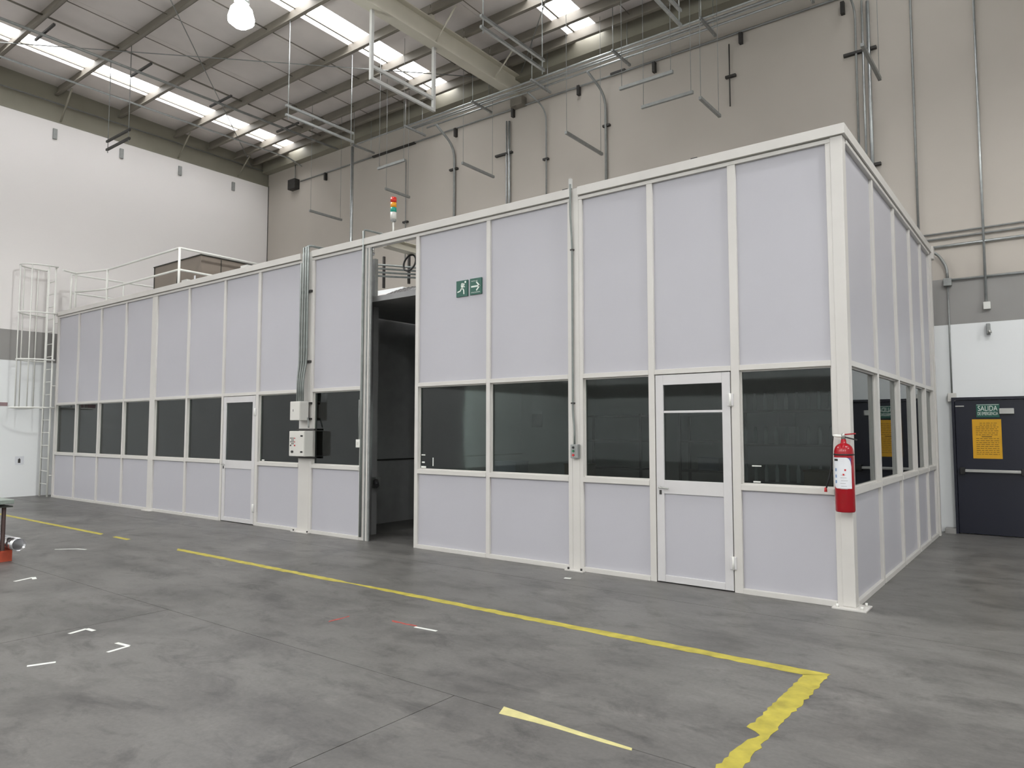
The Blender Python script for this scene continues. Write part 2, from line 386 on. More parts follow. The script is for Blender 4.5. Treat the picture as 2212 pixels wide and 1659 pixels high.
# side wall
SM = [1.325, 2.56, 3.69, 4.63]
SX = .03
edge = [(.12, .125)] + [(y - .035, y + .035) for y in SM] + [(5.40, 5.47)]
for a, b in edge[1:]:
    box('mullion', 'frame', SX - .085, SX, a, b, 0, 4.204, ps, .004)
box('cap_rail', 'frame', SX - .12, SX + .03, .13, 5.52, 4.253, H, ps, .003)
box('top_rail', 'frame', SX - .085, SX + .012, .12, 5.40, 4.204, 4.242, ps, .003)
box('cap_groove', 'frame', SX - .085, SX - .02, .12, 5.40, 4.236, 4.256, ps)
box('end_column', 'frame', SX - .11, SX + .02, 5.47, 5.58, 0, 4.2, ps, .004)
box('end_cap_block', 'frame', SX - .13, SX + .05, 5.50, 5.66, 4.16, 4.35, ps, .004)
for i in range(len(edge) - 1):
    y0, y1 = edge[i][1], edge[i + 1][0]
    if i == 0: y0 = .12
    box('upper_panel', 'panel', SX - .07, SX - .03, y0, y1, HEADT, 4.204, ps)
    box('head_rail', 'frame', SX - .085, SX, y0, y1, HEADB, HEADT, ps, .003)
    box('sill_rail', 'frame', SX - .085, SX + .006, y0, y1, SILLB, SILLT, ps, .003)
    box('lower_panel', 'panel', SX - .07, SX - .03, y0, y1, BASE, SILLB, ps)
    box('base_rail', 'frame', SX - .085, SX + .004, y0, y1, 0, BASE, ps, .003)
    wn += 1
    e = struct(empty('window_%d' % wn, (SX - .05, (y0 + y1) / 2, SILLT))); t = .014
    MB().box(SX - .07, SX - .035, y0, y1, SILLT, SILLT + t).box(SX - .07, SX - .035, y0, y1, HEADB - t, HEADB).box(SX - .07, SX - .035, y0, y0 + t, SILLT + t, HEADB - t).box(SX - .07, SX - .035, y1 - t, y1, SILLT + t, HEADB - t).build('glazing_bead', 'frame', e)
    box('pane', 'glass', SX - .056, SX - .05, y0 + t, y1 - t, SILLT + t, HEADB - t, e)
# doors
def door(k, x0, x1, bar, lockside=-1):
    e = struct(empty('door_%d' % k, ((x0 + x1) / 2, .03, 0))); g = .010
    a, b = x0 + g, x1 - g; st = .085; zt = 2.138
    y0, y1 = .004, .046
    f = MB()
    f.box(a, a + st, y0, y1, .012, zt).box(b - st, b, y0, y1, .012, zt).box(a + st, b - st, y0, y1, zt - .105, zt).box(a + st, b - st, y0, y1, .91, 1.049).box(a + st, b - st, y0, y1, .012, .08)
    f.build('leaf_frame', 'doorpaint', e, .003)
    box('lower_panel', 'panel', a + st, b - st, .022, .036, .08, .91, e)
    box('pane', 'glass', a + st, b - st, .024, .030, 1.049, zt - .105, e)
    box('reveal', 'filler', x0, x1, .06, .07, 0, HEADB, e) if False else None
    if bar: box('glass_bar', 'doorpaint', a + st, b - st, .012, .022, 1.742, 1.765, e)
    hx = a + .045
    h = MB().tube(fillet([(hx, .004, .975), (hx, -.045, .975), (hx + .11, -.045, .967)], .015), .009, 8).build('lever_handle', 'alu', e)
    box('lock_plate', 'darkstrut', hx - .012, hx + .012, -.001, .005, .90, .945, e)
    for z in (.28, 1.86):
        hb = MB().box(b - .03, b + .035, -.012, .006, z - .06, z + .06).build('hinge', 'doorpaint', e, .003)
        MB().tube([(b + .004, -.012, z - .065), (b + .004, -.012, z + .065)], .011, 8).build('hinge_pin', 'whitesteel', hb)
    return e
d1 = door(1, -10.09, -9.106, False); d2 = door(2, -1.866, -1.045, True)
# inner building of the partition: ceilings, inner walls
inn = struct(empty('trim_3', (-8, 3, 0)))
box('inner_ceiling', 'inner', -7.55, -.08, .16, 5.4, 3.44, 3.52, inn)
box('inner_ceiling', 'inner', -17.2, -7.7, .12, 5.4, 3.44, 3.52, inn)
box('roof_deck', 'greywhite', -17.28, -12.35, .13, 5.5, 4.16, 4.2, inn)
box('inner_back_wall', 'inner', -17.28, -.05, 5.40, 5.46, 0, 4.2, inn)
box('inner_cross_wall', 'inner', -7.70, -7.61, .95, 5.4, 0, 3.44, inn)
box('inner_cross_wall', 'inner', -17.3, -17.22, .09, 5.4, 0, 4.2, inn)
box('wall_rail', 'darkstrut', -7.61, -7.595, 1.0, 5.4, 1.05, 1.075, inn)
box('inner_post', 'inner', -6.86, -6.74, .45, .55, 0, 3.44, inn)
box('inner_post', 'rack', -12.1, -11.8, 1.0, 1.3, 0, 3.44, inn)
# ------------------------------------------------------------------ blue emergency door
e3 = struct(empty('door_3', (1.0, 5.98, 0)))
DX0, DX1 = .20, 1.36
MB().box(DX0 - .0, DX0 + .035, 5.93, YB, 0, 2.06).box(DX1 - .035, DX1, 5.93, YB, 0, 2.06).box(DX0 + .035, DX1 - .035, 5.93, YB, 2.02, 2.06).build('door_frame', 'blue', e3)
box('leaf', 'blue', DX0 + .04, DX1 - .04, 5.96, 6.02, .012, 2.015, e3, .003)
pb = box('push_bar', 'alu', .345, 1.04, 5.885, 5.925, .93, .975, e3, .008)
box('bar_end', 'black', .28, .345, 5.88, 5.96, .90, 1.0, e3, .006); box('bar_end', 'black', 1.04, 1.3, 5.88, 5.96, .90, 1.0, e3, .006)
box('door_closer', 'alu', .80, .985, 5.90, 5.96, 1.80, 1.885, e3, .006)
box('hinge', 'alu', .245, .36, 5.945, 5.962, 1.915, 1.935, e3, .003)
# threshold/kerb stub beside the door
box('trim_4', 'band', .06, .20, 5.86, YB - .002, 0, .075)['kind'] = 'structure'

# ================================================================== SIGNS ON THE PARTITION AND DOOR
X, Z = Vector((1, 0, 0)), Vector((0, 0, 1))
s = box('exit_sign', 'signgreen', -4.668, -4.475, .012, .03, 3.285, 3.495); tag(s, 'green sign with a white running figure, beside the arrow sign', 'sign')
ox, oz, yy = -4.668, 3.285, .0105
def stroke(pts, wd, par, name='figure'):
    b = MB()
    for p, q in zip(pts[:-1], pts[1:]):
        p, q = Vector((p[0], 0, p[1])), Vector((q[0], 0, q[1])); t = (q - p).normalized(); n = Vector((-t.z, 0, t.x)) * wd / 2
        b.prism([Vector((ox, yy, oz)) + v for v in (p - n, q - n, q + n, p + n)], (0, .0015, 0))
    return b.build(name, 'signwhite', par)
fig = MB(); 
def pl(u, v): return (ox + u * .193, oz + v * .21)
def st(b, P, wd):
    for (a, c) in zip(P[:-1], P[1:]):
        p = Vector((a[0], yy, a[1])); q = Vector((c[0], yy, c[1])); t = (q - p).normalized(); n = Vector((-t.z, 0, t.x)) * wd / 2
        b.prism([p - n, q - n, q + n, p + n], (0, .002, 0))
st(fig, [pl(.10, .30), pl(.36, .36), pl(.50, .56)], .016)
st(fig, [pl(.50, .54), pl(.66, .40), pl(.68, .14)], .018)
st(fig, [pl(.50, .52), pl(.68, .80)], .034)
st(fig, [pl(.66, .80), pl(.46, .80), pl(.44, .62)], .012)
st(fig, [pl(.64, .70), pl(.74, .56)], .012)
hc = pl(.80, .88)
fig.prism([Vector((hc[0] + .014 * math.cos(a * math.pi / 5), yy, hc[1] + .014 * math.sin(a * math.pi / 5))) for a in range(10)], (0, .002, 0))
fig.build('running_figure', 'signwhite', s)
s2 = box('arrow_sign', 'signgreen', -4.436, -4.243, .012, .03, 3.288, 3.498); tag(s2, 'green sign with a white arrow to the right', 'sign')
ox, oz = -4.436, 3.288; ar = MB()
st(ar, [pl(.12, .50), pl(.82, .50)], .02); st(ar, [pl(.56, .76), pl(.86, .48)], .018); st(ar, [pl(.86, .52), pl(.56, .24)], .018)
ar.build('arrow', 'signwhite', s2)
text('RUTA DE', .02, .10, 'signwhite', s2, (ox + .028, yy, oz + .168), X, Z)
text('EVACUACION', .02, .145, 'signwhite', s2, (ox + .024, yy, oz + .022), X, Z)
s3 = box('emergency_exit_sign', 'signgreen', .515, .807, 5.935, 5.955, 1.752, 1.952); tag(s3, 'green SALIDA DE EMERGENCIA sign at the top of the navy door', 'sign')
text('SALIDA', .105, .245, 'signwhite', s3, (.538, 5.9335, 1.852), X, Z)
text('DE EMERGENCIA', .07, .255, 'signwhite', s3, (.533, 5.9335, 1.787), X, Z)
box('border_line', 'signwhite', .522, .80, 5.9335, 5.936, 1.938, 1.944, s3)
s4 = box('door_notice', 'yellowpaper', .455, .82, 5.953, 5.959, 1.138, 1.725); tag(s4, 'yellow notice with rows of small print on the navy door', 'notice')
pr = MB()
for k in range(17):
    z = 1.67 - .029 * k
    if k == 7: pr.box(.57, .70, 5.9515, 5.9532, z - .008, z + .002); continue
    xx = .50 + (.05 if k < 2 else 0)
    while xx < (.74 if k < 2 else .775):
        wd = random.uniform(.02, .06); pr.box(xx, min(xx + wd, .785), 5.9515, 5.9532, z - .006, z); xx += wd + .012
pr.build('print', 'print', s4)

# ================================================================== FIRE EXTINGUISHER
cx, cy = -.005, -.115; z0 = .855; R = .08
fx = thing('fire_extinguisher', (cx, cy, z0), 'red fire extinguisher with white label hung on the corner post', 'fire extinguisher')
MB().lathe([(0, 0), (R * .93, 0), (R, .012), (R, .50), (R * .985, .522), (R * .93, .546), (R * .82, .566), (R * .64, .582), (R * .4, .592), (.024, .597), (.020, .63), (0, .63)], (cx, cy, z0), 28).build('cylinder', 'red', fx)
MB().lathe([(R + .003, -.006), (R + .004, 0), (R + .003, .006)], (cx, cy, z0 + .497), 28).build('strap', 'black', fx)
MB().lathe([(0, 0), (.018, 0), (.018, .045), (.012, .06), (0, .06)], (cx, cy, z0 + .625), 12).build('valve', 'alu', fx)
rot = Matrix.Rotation(.12, 3, 'Y')
MB().box(cx - .01, cx + .10, cy - .011, cy + .011, z0 + .668, z0 + .68, Matrix.Rotation(-.1, 3, 'Y')).build('squeeze_lever', 'red', fx, .002)
MB().box(cx + .0, cx + .11, cy - .011, cy + .011, z0 + .632, z0 + .644, Matrix.Rotation(.25, 3, 'Y')).build('carry_handle', 'black', fx, .002)
MB().tube([(cx - .01, cy, z0 + .655), (cx - .06, cy, z0 + .66), (cx - .085, cy, z0 + .662)], [.014, .013, .008], 10).build('discharge_outlet', 'whitesteel', fx)
hs = [(cx - .085, cy, z0 + .662), (cx - .092, cy, z0 + .60), (cx - .098, cy - .005, z0 + .45), (cx - .115, cy - .01, z0 + .32), (cx - .15, cy - .01, z0 + .20)]
ho = MB().tube(fillet(hs, .05), .007, 8).build('hose', 'black', fx)
MB().lathe([(0, 0), (.014, 0), (.011, .03), (.007, .04), (0, .04)], (cx - .156, cy - .01, z0 + .165), 10).build('hose_nozzle', 'redbtn', ho)
MB().box(cx - .02, cx + .02, cy + R - .005, -.004, z0 + .44, z0 + .5).build('wall_bracket', 'darkstrut', fx)
lb = MB(); n = 14; a0, a1 = math.radians(203), math.radians(326)
def lab(b, a0, a1, zlo, zhi, r, n=14, round_=None):
    i0 = len(b.v)
    for k in range(n + 1):
        t = k / n; a = a0 + (a1 - a0) * t; lo, hi = zlo, zhi
        if round_:
            if t > .72: hi = zhi - (zhi - zlo) * .30 * (1 - math.sqrt(max(0, 1 - ((t - .72) / .28) ** 2)))
            if t < .25: lo = zlo + (zhi - zlo) * .22 * (1 - math.sqrt(max(0, 1 - ((.25 - t) / .25) ** 2)))
        b.v += [Vector((cx + r * math.cos(a), cy + r * math.sin(a), lo)), Vector((cx + r * math.cos(a), cy + r * math.sin(a), hi))]
    for k in range(n): b.f.append([i0 + 2 * k, i0 + 2 * k + 2, i0 + 2 * k + 3, i0 + 2 * k + 1]); b.smooth.append(True)
lab(lb, a0, a1, z0 + .205, z0 + .472, R + .0012, 20, True); lo_ = lb.build('label_sheet', 'label', fx)
c_ = MB(); lab(c_, math.radians(300), a1, z0 + .40, z0 + .47, R + .0008); c_.build('label_corner', 'labelblue', lo_)
c_ = MB(); lab(c_, math.radians(213), math.radians(245), z0 + .442, z0 + .46, R + .002, 4); c_.build('label_heading', 'black', lo_)
for zz in (.365, .31, .262):
    c_ = MB(); lab(c_, math.radians(222), math.radians(234), z0 + zz - .013, z0 + zz + .013, R + .002, 3); c_.build('label_icon', 'labelicon', lo_)
for aa, zz in ((287, .365), (277, .325)):
    c_ = MB(); lab(c_, math.radians(aa - 5), math.radians(aa + 5), z0 + zz - .008, z0 + zz + .008, R + .002, 2); c_.build('label_mark', 'redbtn', lo_)
for k in range(6):
    c_ = MB(); lab(c_, math.radians(258 + 4 * (k % 2)), math.radians(300 - 6 * (k % 3)), z0 + .20 + .024 * k, z0 + .203 + .024 * k, R + .002, 5); c_.build('label_print_line', 'galvdull', lo_)

# ================================================================== ELECTRICAL ON THE COLUMNS
def conduit(path, r, label, group=None, m='galv', name='conduit', rad=.12, cat='conduit'):
    o = MB().tube(fillet(path, rad), r, 8).build(name, m); return tag(o, label, cat, group)
# enclosures on the second column
bx = thing('junction_enclosure', (-7.75, -.10, 1.71), 'small cream enclosure with one keyhole, above the push-button cabinet', 'electrical box')
box('housing', 'box', -7.875, -7.632, -.20, -.045, 1.71, 2.0, bx, .005); box('cover', 'box', -7.87, -7.637, -.208, -.2, 1.715, 1.995, bx, .003)
box('keyhole', 'black', -7.80, -7.788, -.2095, -.207, 1.845, 1.88, bx)
box('mounting_strut', 'darkstrut', -7.90, -7.60, -.045, -.002, 1.96, 1.99, bx); box('mounting_strut', 'darkstrut', -7.90, -7.60, -.045, -.002, 1.72, 1.75, bx)
cb = thing('control_cabinet', (-7.7, -.10, 1.165), 'grey control cabinet with rows of push buttons on the column', 'control box')
box('housing', 'box', -7.895, -7.52, -.19, -.04, 1.165, 1.55, cb, .006); dr = box('cabinet_door', 'box', -7.89, -7.525, -.2, -.19, 1.17, 1.545, cb, .004)
for r_ in range(4):
    for c2 in range(4):
        if r_ in (0, 2) or c2 in (1, 2):
            MB().tube([(-7.85 + .034 * c2, -.2, 1.44 - .028 * r_), (-7.85 + .034 * c2, -.208, 1.44 - .028 * r_)], .008, 8).build('push_button', 'redbtn' if (c2 == 3) else 'darkstrut', dr)
MB().tube([(-7.845, -.2, 1.33), (-7.845, -.212, 1.33)], .011, 8).build('push_button', 'darkstrut', dr)
MB().tube([(-7.745, -.2, 1.33), (-7.745, -.212, 1.33)], .011, 8).build('push_button', 'redbtn', dr)
MB().tube([(-7.80, -.2, 1.235), (-7.80, -.222, 1.235)], .018, 10).build('selector_knob', 'black', dr)
for z in (1.475, 1.235): box('cabinet_latch', 'black', -7.60, -7.555, -.212, -.2, z - .012, z + .012, dr, .003)
box('mounting_strut', 'darkstrut', -7.93, -7.50, -.04, -.002, 1.555, 1.585, cb); box('mounting_strut', 'darkstrut', -7.93, -7.50, -.04, -.002, 1.13, 1.16, cb)
G1 = 'conduits on the column above the cabinets'
for k, xx in enumerate((-7.875, -7.815, -7.755, -7.70)):
    xb = -7.83 + .045 * k
    conduit([(xx, -.05, 4.42 if k else 4.18), (xx, -.05, 2.62), (xb, -.11, 2.34), (xb, -.11, 2.0)], .0165, 'galvanised conduit running down the column to the small enclosure', G1, 'pipegrey')
for z in (3.72, 2.62):
    o = box('strut_clamp', 'darkstrut', -7.92, -7.64, -.03, -.001, z - .018, z + .018); tag(o, 'dark strut clamp holding the column conduits, ' + ('upper of the two' if z > 3 else 'lower of the two'), 'bracket')
conduit([(-7.63, -.06, 1.75), (-7.60, -.07, 1.68), (-7.58, -.08, 1.60)], .012, 'short cable conduit between the small enclosure and the control cabinet', None, 'galvdull')
conduit([(-7.80, -.05, 4.40), (-7.80, .05, 4.47), (-7.75, .9, 4.47)], .02, 'conduit leaving the column top back over the partition roof', None, 'pipegrey')
# push button station on the third column
st_ = thing('button_station', (-2.83, -.05, 1.25), 'grey push-button station with black, green and red buttons', 'button box')
box('housing', 'galvdull', -2.877, -2.78, -.062, -.004, 1.25, 1.405, st_, .006)
for z, m in ((1.37, 'black'), (1.33, 'greenbtn'), (1.285, 'redbtn')):
    MB().tube([(-2.835, -.062, z), (-2.835, -.075, z)], .0125, 12).build('push_button', m, st_)
conduit([(-2.885, -.02, 4.40), (-2.885, -.03, 4.1), (-2.865, -.022, 3.7), (-2.865, -.022, 1.75), (-2.84, -.03, 1.60), (-2.84, -.03, 1.405)], .012, 'thin grey conduit feeding the three-button station', None, 'pipegrey')
for z in (3.62, 1.86): o = box('conduit_clip', 'darkstrut', -2.885, -2.845, -.035, -.003, z, z + .016); tag(o, 'small clip on the button station conduit, ' + ('near the cap rail' if z > 3 else 'above the station'), 'clip')
o = box('column_top_post', 'greywhite', -2.91, -2.875, -.02, .01, 4.353, 4.47); tag(o, 'short grey stub post on the cap rail above the button station', 'bracket')
# switch and conduit at doorway
sw = thing('switch_box', (-6.49, -.03, 1.31), 'small white switch box beside the open doorway', 'switch')
box('housing', 'whitesteel', -6.535, -6.45, -.045, -.004, 1.315, 1.43, sw, .004); box('rocker', 'box', -6.51, -6.475, -.052, -.045, 1.35, 1.395, sw, .002)
conduit([(-6.45, -.02, 4.46), (-6.45, -.02, 2.2), (-6.45, -.02, .05)], .018, 'galvanised conduit standing beside the open doorway from floor to cap', None, 'pipegrey')
conduit([(-6.50, -.018, 2.0), (-6.50, -.018, 1.43)], .008, 'thin cable rising from the white switch box', None, 'galvdull')
conduit([(-6.45, -.01, 4.48), (-6.38, .3, 4.47), (-6.1, .55, 4.40)], .014, 'bent conduit crossing the cap rail beside the signal tower', None, 'pipegrey')
# signal tower
tw = thing('signal_tower', (-5.905, .05, 4.35), 'red, amber and green signal tower lamp on the cap rail', 'signal lamp')
MB().tube([(-5.905, .05, 4.35), (-5.905, .05, 4.52)], .012, 10).build('pole', 'whitesteel', tw)
MB().lathe([(.03, 0), (.04, .012), (.04, .03)], (-5.905, .05, 4.515), 16).build('collar', 'galvdull', tw)
MB().lathe([(.043, 0), (.043, .105)], (-5.905, .05, 4.545), 20).build('base_module', 'box', tw)
for z, m, n in ((4.65, 'tgreen', 'green_lens'), (4.72, 'tamber', 'amber_lens'), (4.79, 'tred', 'red_lens')):
    MB().lathe([(.043, 0), (.044, .03), (.043, .068)], (-5.905, .05, z), 20).build(n, m, tw)
MB().lathe([(.042, 0), (.038, .01), (0, .013)], (-5.905, .05, 4.858), 20).build('top_cap', 'tred', tw)
for k, (xx, n) in enumerate(((-11.75, 'beside the guard rail corner post'), (-9.75, 'beyond the brown-grey roof cabinet'), (-3.05, 'beside the short stub post'), (-1.45, 'above the door with a glass bar'))):
    o = box('cap_bracket', 'greywhite' if k < 2 else 'darkstrut', xx, xx + (.20 if k < 2 else .07), .06, .16, 4.352, 4.42 if k < 2 else 4.395); tag(o, 'small metal bracket on the cap rail ' + n, 'bracket')

# ================================================================== LADDER, GUARD RAIL, ROOF CABINET
ld = thing('caged_ladder', (-17.6, -.1, 0), 'white fixed ladder with safety cage against the left end of the partition', 'ladder')
lx0, lx1, ly = -17.80, -17.36, -.06
for xx in (lx0, lx1): MB().tube([(xx, ly, 0), (xx, ly, 5.45)], .022, 8).build('side_rail', 'whitesteel', ld)
for k in range(17): MB().tube([(lx0, ly, .3 + .3 * k), (lx1, ly, .3 + .3 * k)], .011, 6).build('rung', 'whitesteel', ld)
for k, z in enumerate((2.08, 3.2, 4.3, 5.42)):
    fl = .1 if k == 0 else 0
    P = [((lx0 + lx1) / 2 + (.34 + fl) * math.cos(a), ly - (.66 + fl) * max(0, math.sin(a)) ** .8, z) for a in [math.pi * (i / 16) for i in range(17)]]
    P = [(lx1, ly, z)] + P + [(lx0, ly, z)]
    MB().tube(P, .02, 6).build('cage_hoop', 'whitesteel', ld)
for i in (1, 4, 8, 12, 15):
    a = math.pi * i / 16; px = (lx0 + lx1) / 2 + .34 * math.cos(a); py = ly - .66 * max(0, math.sin(a)) ** .8
    MB().tube([(px, py, 2.08), (px, py, 5.42)], .014, 6).build('cage_bar', 'whitesteel', ld)
for z in (.5, 2.6, 4.1): MB().tube([(lx1, ly, z), (-17.30, .02, z)], .012, 6).build('wall_stay', 'whitesteel', ld)
gr = thing('guard_rail', (-14, .5, 4.2), 'white tubular guard rail around the front edge of the partition roof', 'railing')
zt = 5.28; zm = 4.83
GP = [(-12.66, .48), (-15.95, .5), (-16.95, .22), (-16.8, -.12)]
for z, n in ((zt, 'top_rail'), (zm, 'middle_rail')):
    P = [(-12.68, 3.6, z)] + [(a, b, z) for a, b in GP[:(4 if z == zt else 3)]]
    MB().tube(fillet(P, .04), .024, 8).build(n, 'whitesteel', gr)
for (a, b) in GP[:3] + [(-12.68, 3.6)]: MB().tube([(a, b, 4.2), (a, b, zt)], .026, 8).build('post', 'whitesteel', gr)
g2 = thing('guard_rail', (-16.9, 2, 4.2), 'white guard rail at the far left of the partition roof, behind the ladder cage', 'railing')
for z, n in ((zt, 'top_rail'), (zm, 'middle_rail')):
    MB().tube([(-17.15, .2, z), (-17.15, 5.0, z)], .022, 8).build(n, 'whitesteel', g2)
for y in (.2, 1.4, 2.6, 3.8, 5.0): MB().tube([(-17.15, y, 4.2), (-17.15, y, zt)], .022, 8).build('post', 'whitesteel', g2)
un = thing('roof_cabinet', (-13.9, 2.0, 4.2), 'brown-grey sheet metal cabinet on the partition roof inside the rail', 'cabinet')
box('body', 'unit', -14.85, -12.85, 1.05, 3.2, 4.2, 5.27, un); box('lid', 'unitdark', -14.87, -12.83, 1.03, 3.22, 5.27, 5.29, un)
box('corner_trim', 'unitdark', -14.86, -14.83, 1.04, 1.07, 4.2, 5.27, un); box('seam', 'unitdark', -12.848, -12.842, 1.5, 1.515, 4.25, 5.25, un)
MB().tube([(-13.9, 1.03, 4.2), (-13.75, 1.03, 4.95)], .02, 6).build('prop_bar', 'unitdark', un)
box('name_plate', 'label', -13.1, -13.05, 1.04, 1.05, 4.72, 4.86, un)

# ================================================================== DOORWAY SERVICES ABOVE THE INNER CEILING
o = MB().box(-6.86, -6.745, .47, .53, 3.52, 4.19).build('track_post', 'galvdull'); tag(o, 'dull grey hoist post inside the doorway above the inner ceiling', 'post')
ah = thing('air_handler', (-8.2, 2.3, 3.52), 'white air handler casing seen through the doorway above the inner ceiling', 'air unit')
box('casing', 'wall_lower', -8.95, -7.72, 2.0, 2.9, 3.52, 4.12, ah, .006); box('service_cover', 'wall_white', -8.5, -7.9, 1.99, 2.0, 3.6, 4.05, ah, .003)
P2 = []; RR = []
for k in range(33):
    P2.append((-7.75 + .045 * k, 1.55, 3.70 + .09 * math.sin(min(1, k / 16) * math.pi / 2))); RR.append(.175 if k % 2 else .155)
o = MB().tube(P2, RR, 14).build('flexible_duct', 'foil'); tag(o, 'crinkled silver foil duct above the inner ceiling in the doorway', 'duct')
rg = MB().tube([(-6.13 + .125 * math.cos(a), .6 + .03 * math.sin(a), 4.06 + .125 * math.sin(a)) for a in [2 * math.pi * k / 22 for k in range(23)]], .015, 6).build('cable_coil', 'black'); tag(rg, 'coil of black cable hanging in the doorway opening', 'cable')
bm = thing('roof_beam', (-6.1, 2.7, 4.2), 'light steel beam crossing above the doorway opening', 'beam')
box('bottom_flange', 'girder', -6.2, -6.04, .13, 5.35, 4.2, 4.21, bm); box('web', 'girder', -6.125, -6.115, .13, 5.35, 4.21, 4.32, bm); box('top_flange', 'girder', -6.2, -6.04, .13, 5.35, 4.32, 4.33, bm)
for k in range(4):
    conduit([(-7.95, 1.2 + .03 * k, 4.42 - .06 * k), (-7.3, 1.2 + .03 * k, 4.30 - .06 * k), (-6.3, 1.2 + .03 * k, 4.10 - .045 * k)], .016, 'grey conduit sagging across the top of the doorway opening', 'conduits behind the doorway head', 'pipegrey', rad=.4)
for xx in (-7.5, -6.9):
    o = box('drop_bracket', 'darkstrut', xx - .015, xx + .015, 1.32, 1.36, 3.96, 4.5); tag(o, 'dark bracket hanging from the conduits behind the doorway head', 'bracket', 'drop brackets behind the doorway head')
o = MB().lathe([(0, 0), (.05, .01), (.06, .05), (.05, .1), (0, .11)], (-6.66, .31, 4.19), 14).build('beacon_lamp', 'silver'); tag(o, 'round silver lamp head at the top of the doorway post', 'lamp')
pg = thing('wall_plug', (-6.7, .44, .68), 'grey industrial plug socket on the post inside the doorway', 'socket')
MB().box(-6.735, -6.64, .44, .54, .70, .86).build('socket_body', 'galvdull', pg, .006); MB().tube([(-6.66, .46, .80), (-6.58, .40, .74)], .04, 12).build('socket_cap', 'rack', pg)

# ================================================================== BACK WALL SERVICES
yb = 5.99
def strutbar(u0, v0, u1, v1, label, y=6.0, m='darkstrut', group=None):
    a, b = at(u0, v0, 1, y), at(u1, v1, 1, y); z = (a.z + b.z) / 2
    o = box('wall_strut', m, a.x, b.x, y - .02, YB - .002, z - .022, z + .022); return tag(o, label, 'bracket', group)
conduit([(-16.3, yb + .02, 9.0), (2.5, yb + .02, 9.0)], .02, 'long dark conduit along the top of the beige back wall', None, 'galvdull')
for k, (u, v) in enumerate(((703, 381), (984, 286), (1108, 243), (1250, 195), (1413, 145), (1600, 82), (1820, 17))):
    p = at(u, v, 1, 6.0); o = box('conduit_hanger', 'darkstrut', p.x - .03, p.x + .03, 5.96, YB - .002, p.z - .11, p.z + .10)
    tag(o, 'dark hanger clip on the long conduit along the top of the beige wall', 'bracket', 'hanger clips on the back wall conduit')
p = at(637, 400, 1, 6.0); o = box('junction_box', 'darkstrut', p.x - .17, p.x + .17, 5.86, YB - .002, p.z - .15, p.z + .15, bevel=.01); tag(o, 'dark green junction box on the beige wall near the left corner', 'electrical box')
conduit([(p.x, 6.0, p.z + .152), (p.x, 6.0, 9.56)], .015, 'thin conduit rising from the dark green junction box to the roof', None, 'galvdull')
BZ, BY = 9.0, 5.17
# overhead run of conduits: four pipes along x
GB = 'conduits in the overhead run along the back wall'
for dy, dz, x0, r in ((0, 0, -12.75, .02), (.14, 0, -10.9, .02), (.22, 0, -10.9, .016), (.36, -.01, -10.6, .02)):
    conduit([(x0, BY + dy, BZ + dz), (2.5, BY + dy, BZ + dz)], r, 'galvanised conduit in the overhead run below the roof, parallel to the back wall', GB)
conduit([(-12.95, BY + .0, BZ - .03), (-12.95, BY + .0, 4.2)], .04, 'bright galvanised pipe dropping from the overhead run behind the partition', None)
for k, xx in enumerate((-12.8, -10.9, -8.75, -7.1, -5.15, -3.35, -1.6)):
    tz = thing('conduit_support', (xx, BY + .2, BZ - .06), 'strut support on two threaded rods carrying the overhead conduits', 'hanger', 'supports of the overhead conduit run')
    box('channel', 'galvdull', xx - .022, xx + .022, BY - .12, BY + .62, BZ - .065, BZ - .022, tz)
    for y in (BY - .08, BY + .5): MB().tube([(xx, y, BZ - .1), (xx, y, zdeck(y) - .1)], .007, 6).build('threaded_rod', 'galv', tz)
# vertical conduits on the beige wall
def vdrop(u, v0, v1, r, label, m='galv', bend=0, y=6.0):
    a, b = at(u, v0, 1, y), at(u, v1, 1, y); x_ = (a.x + b.x) / 2
    P = [(x_, y, b.z), (x_, y, a.z)]
    if bend: P = [(x_, y, b.z), (x_, y, a.z), (x_ - .12, BY + .3, BZ - .05)]
    return conduit(P, r, label, None, m, rad=.3)
vdrop(981, 318, 600, .03, 'conduit curving down the beige wall left of the paired bright pipes', 'galvdull', 1)
vdrop(1100, 262, 500, .03, 'bright pipe of the pair below the overhead girder end')
vdrop(1094, 262, 500, .018, 'thinner pipe of the pair below the overhead girder end')
vdrop(1180, 235, 500, .018, 'thin conduit on the beige wall between the bright pair and the curved conduit', 'galvdull', 1)
vdrop(1309, 205, 450, .028, 'curved conduit on the beige wall above the fourth wall panel', 'galvdull', 1)
vdrop(1576, 95, 230, .012, 'thin dark cable drop ending on the bare beige wall', 'darkstrut')
vdrop(876, 345, 560, .013, 'thin conduit on the beige wall just behind the signal tower', 'galvdull')
vdrop(1852, 5, 400, .018, 'leftmost of three conduits above the corner of the partition', 'galvdull', 1)
vdrop(1867, 0, 400, .018, 'middle of three conduits above the corner of the partition')
vdrop(1881, 0, 470, .028, 'thickest of three conduits above the corner of the partition')
vdrop(1975, -20, 520, .018, 'conduit dropping to the paired horizontal conduits at the end of the partition', 'galvdull')
vdrop(2116, -20, 652, .018, 'conduit dropping across the grey band to the small white box')
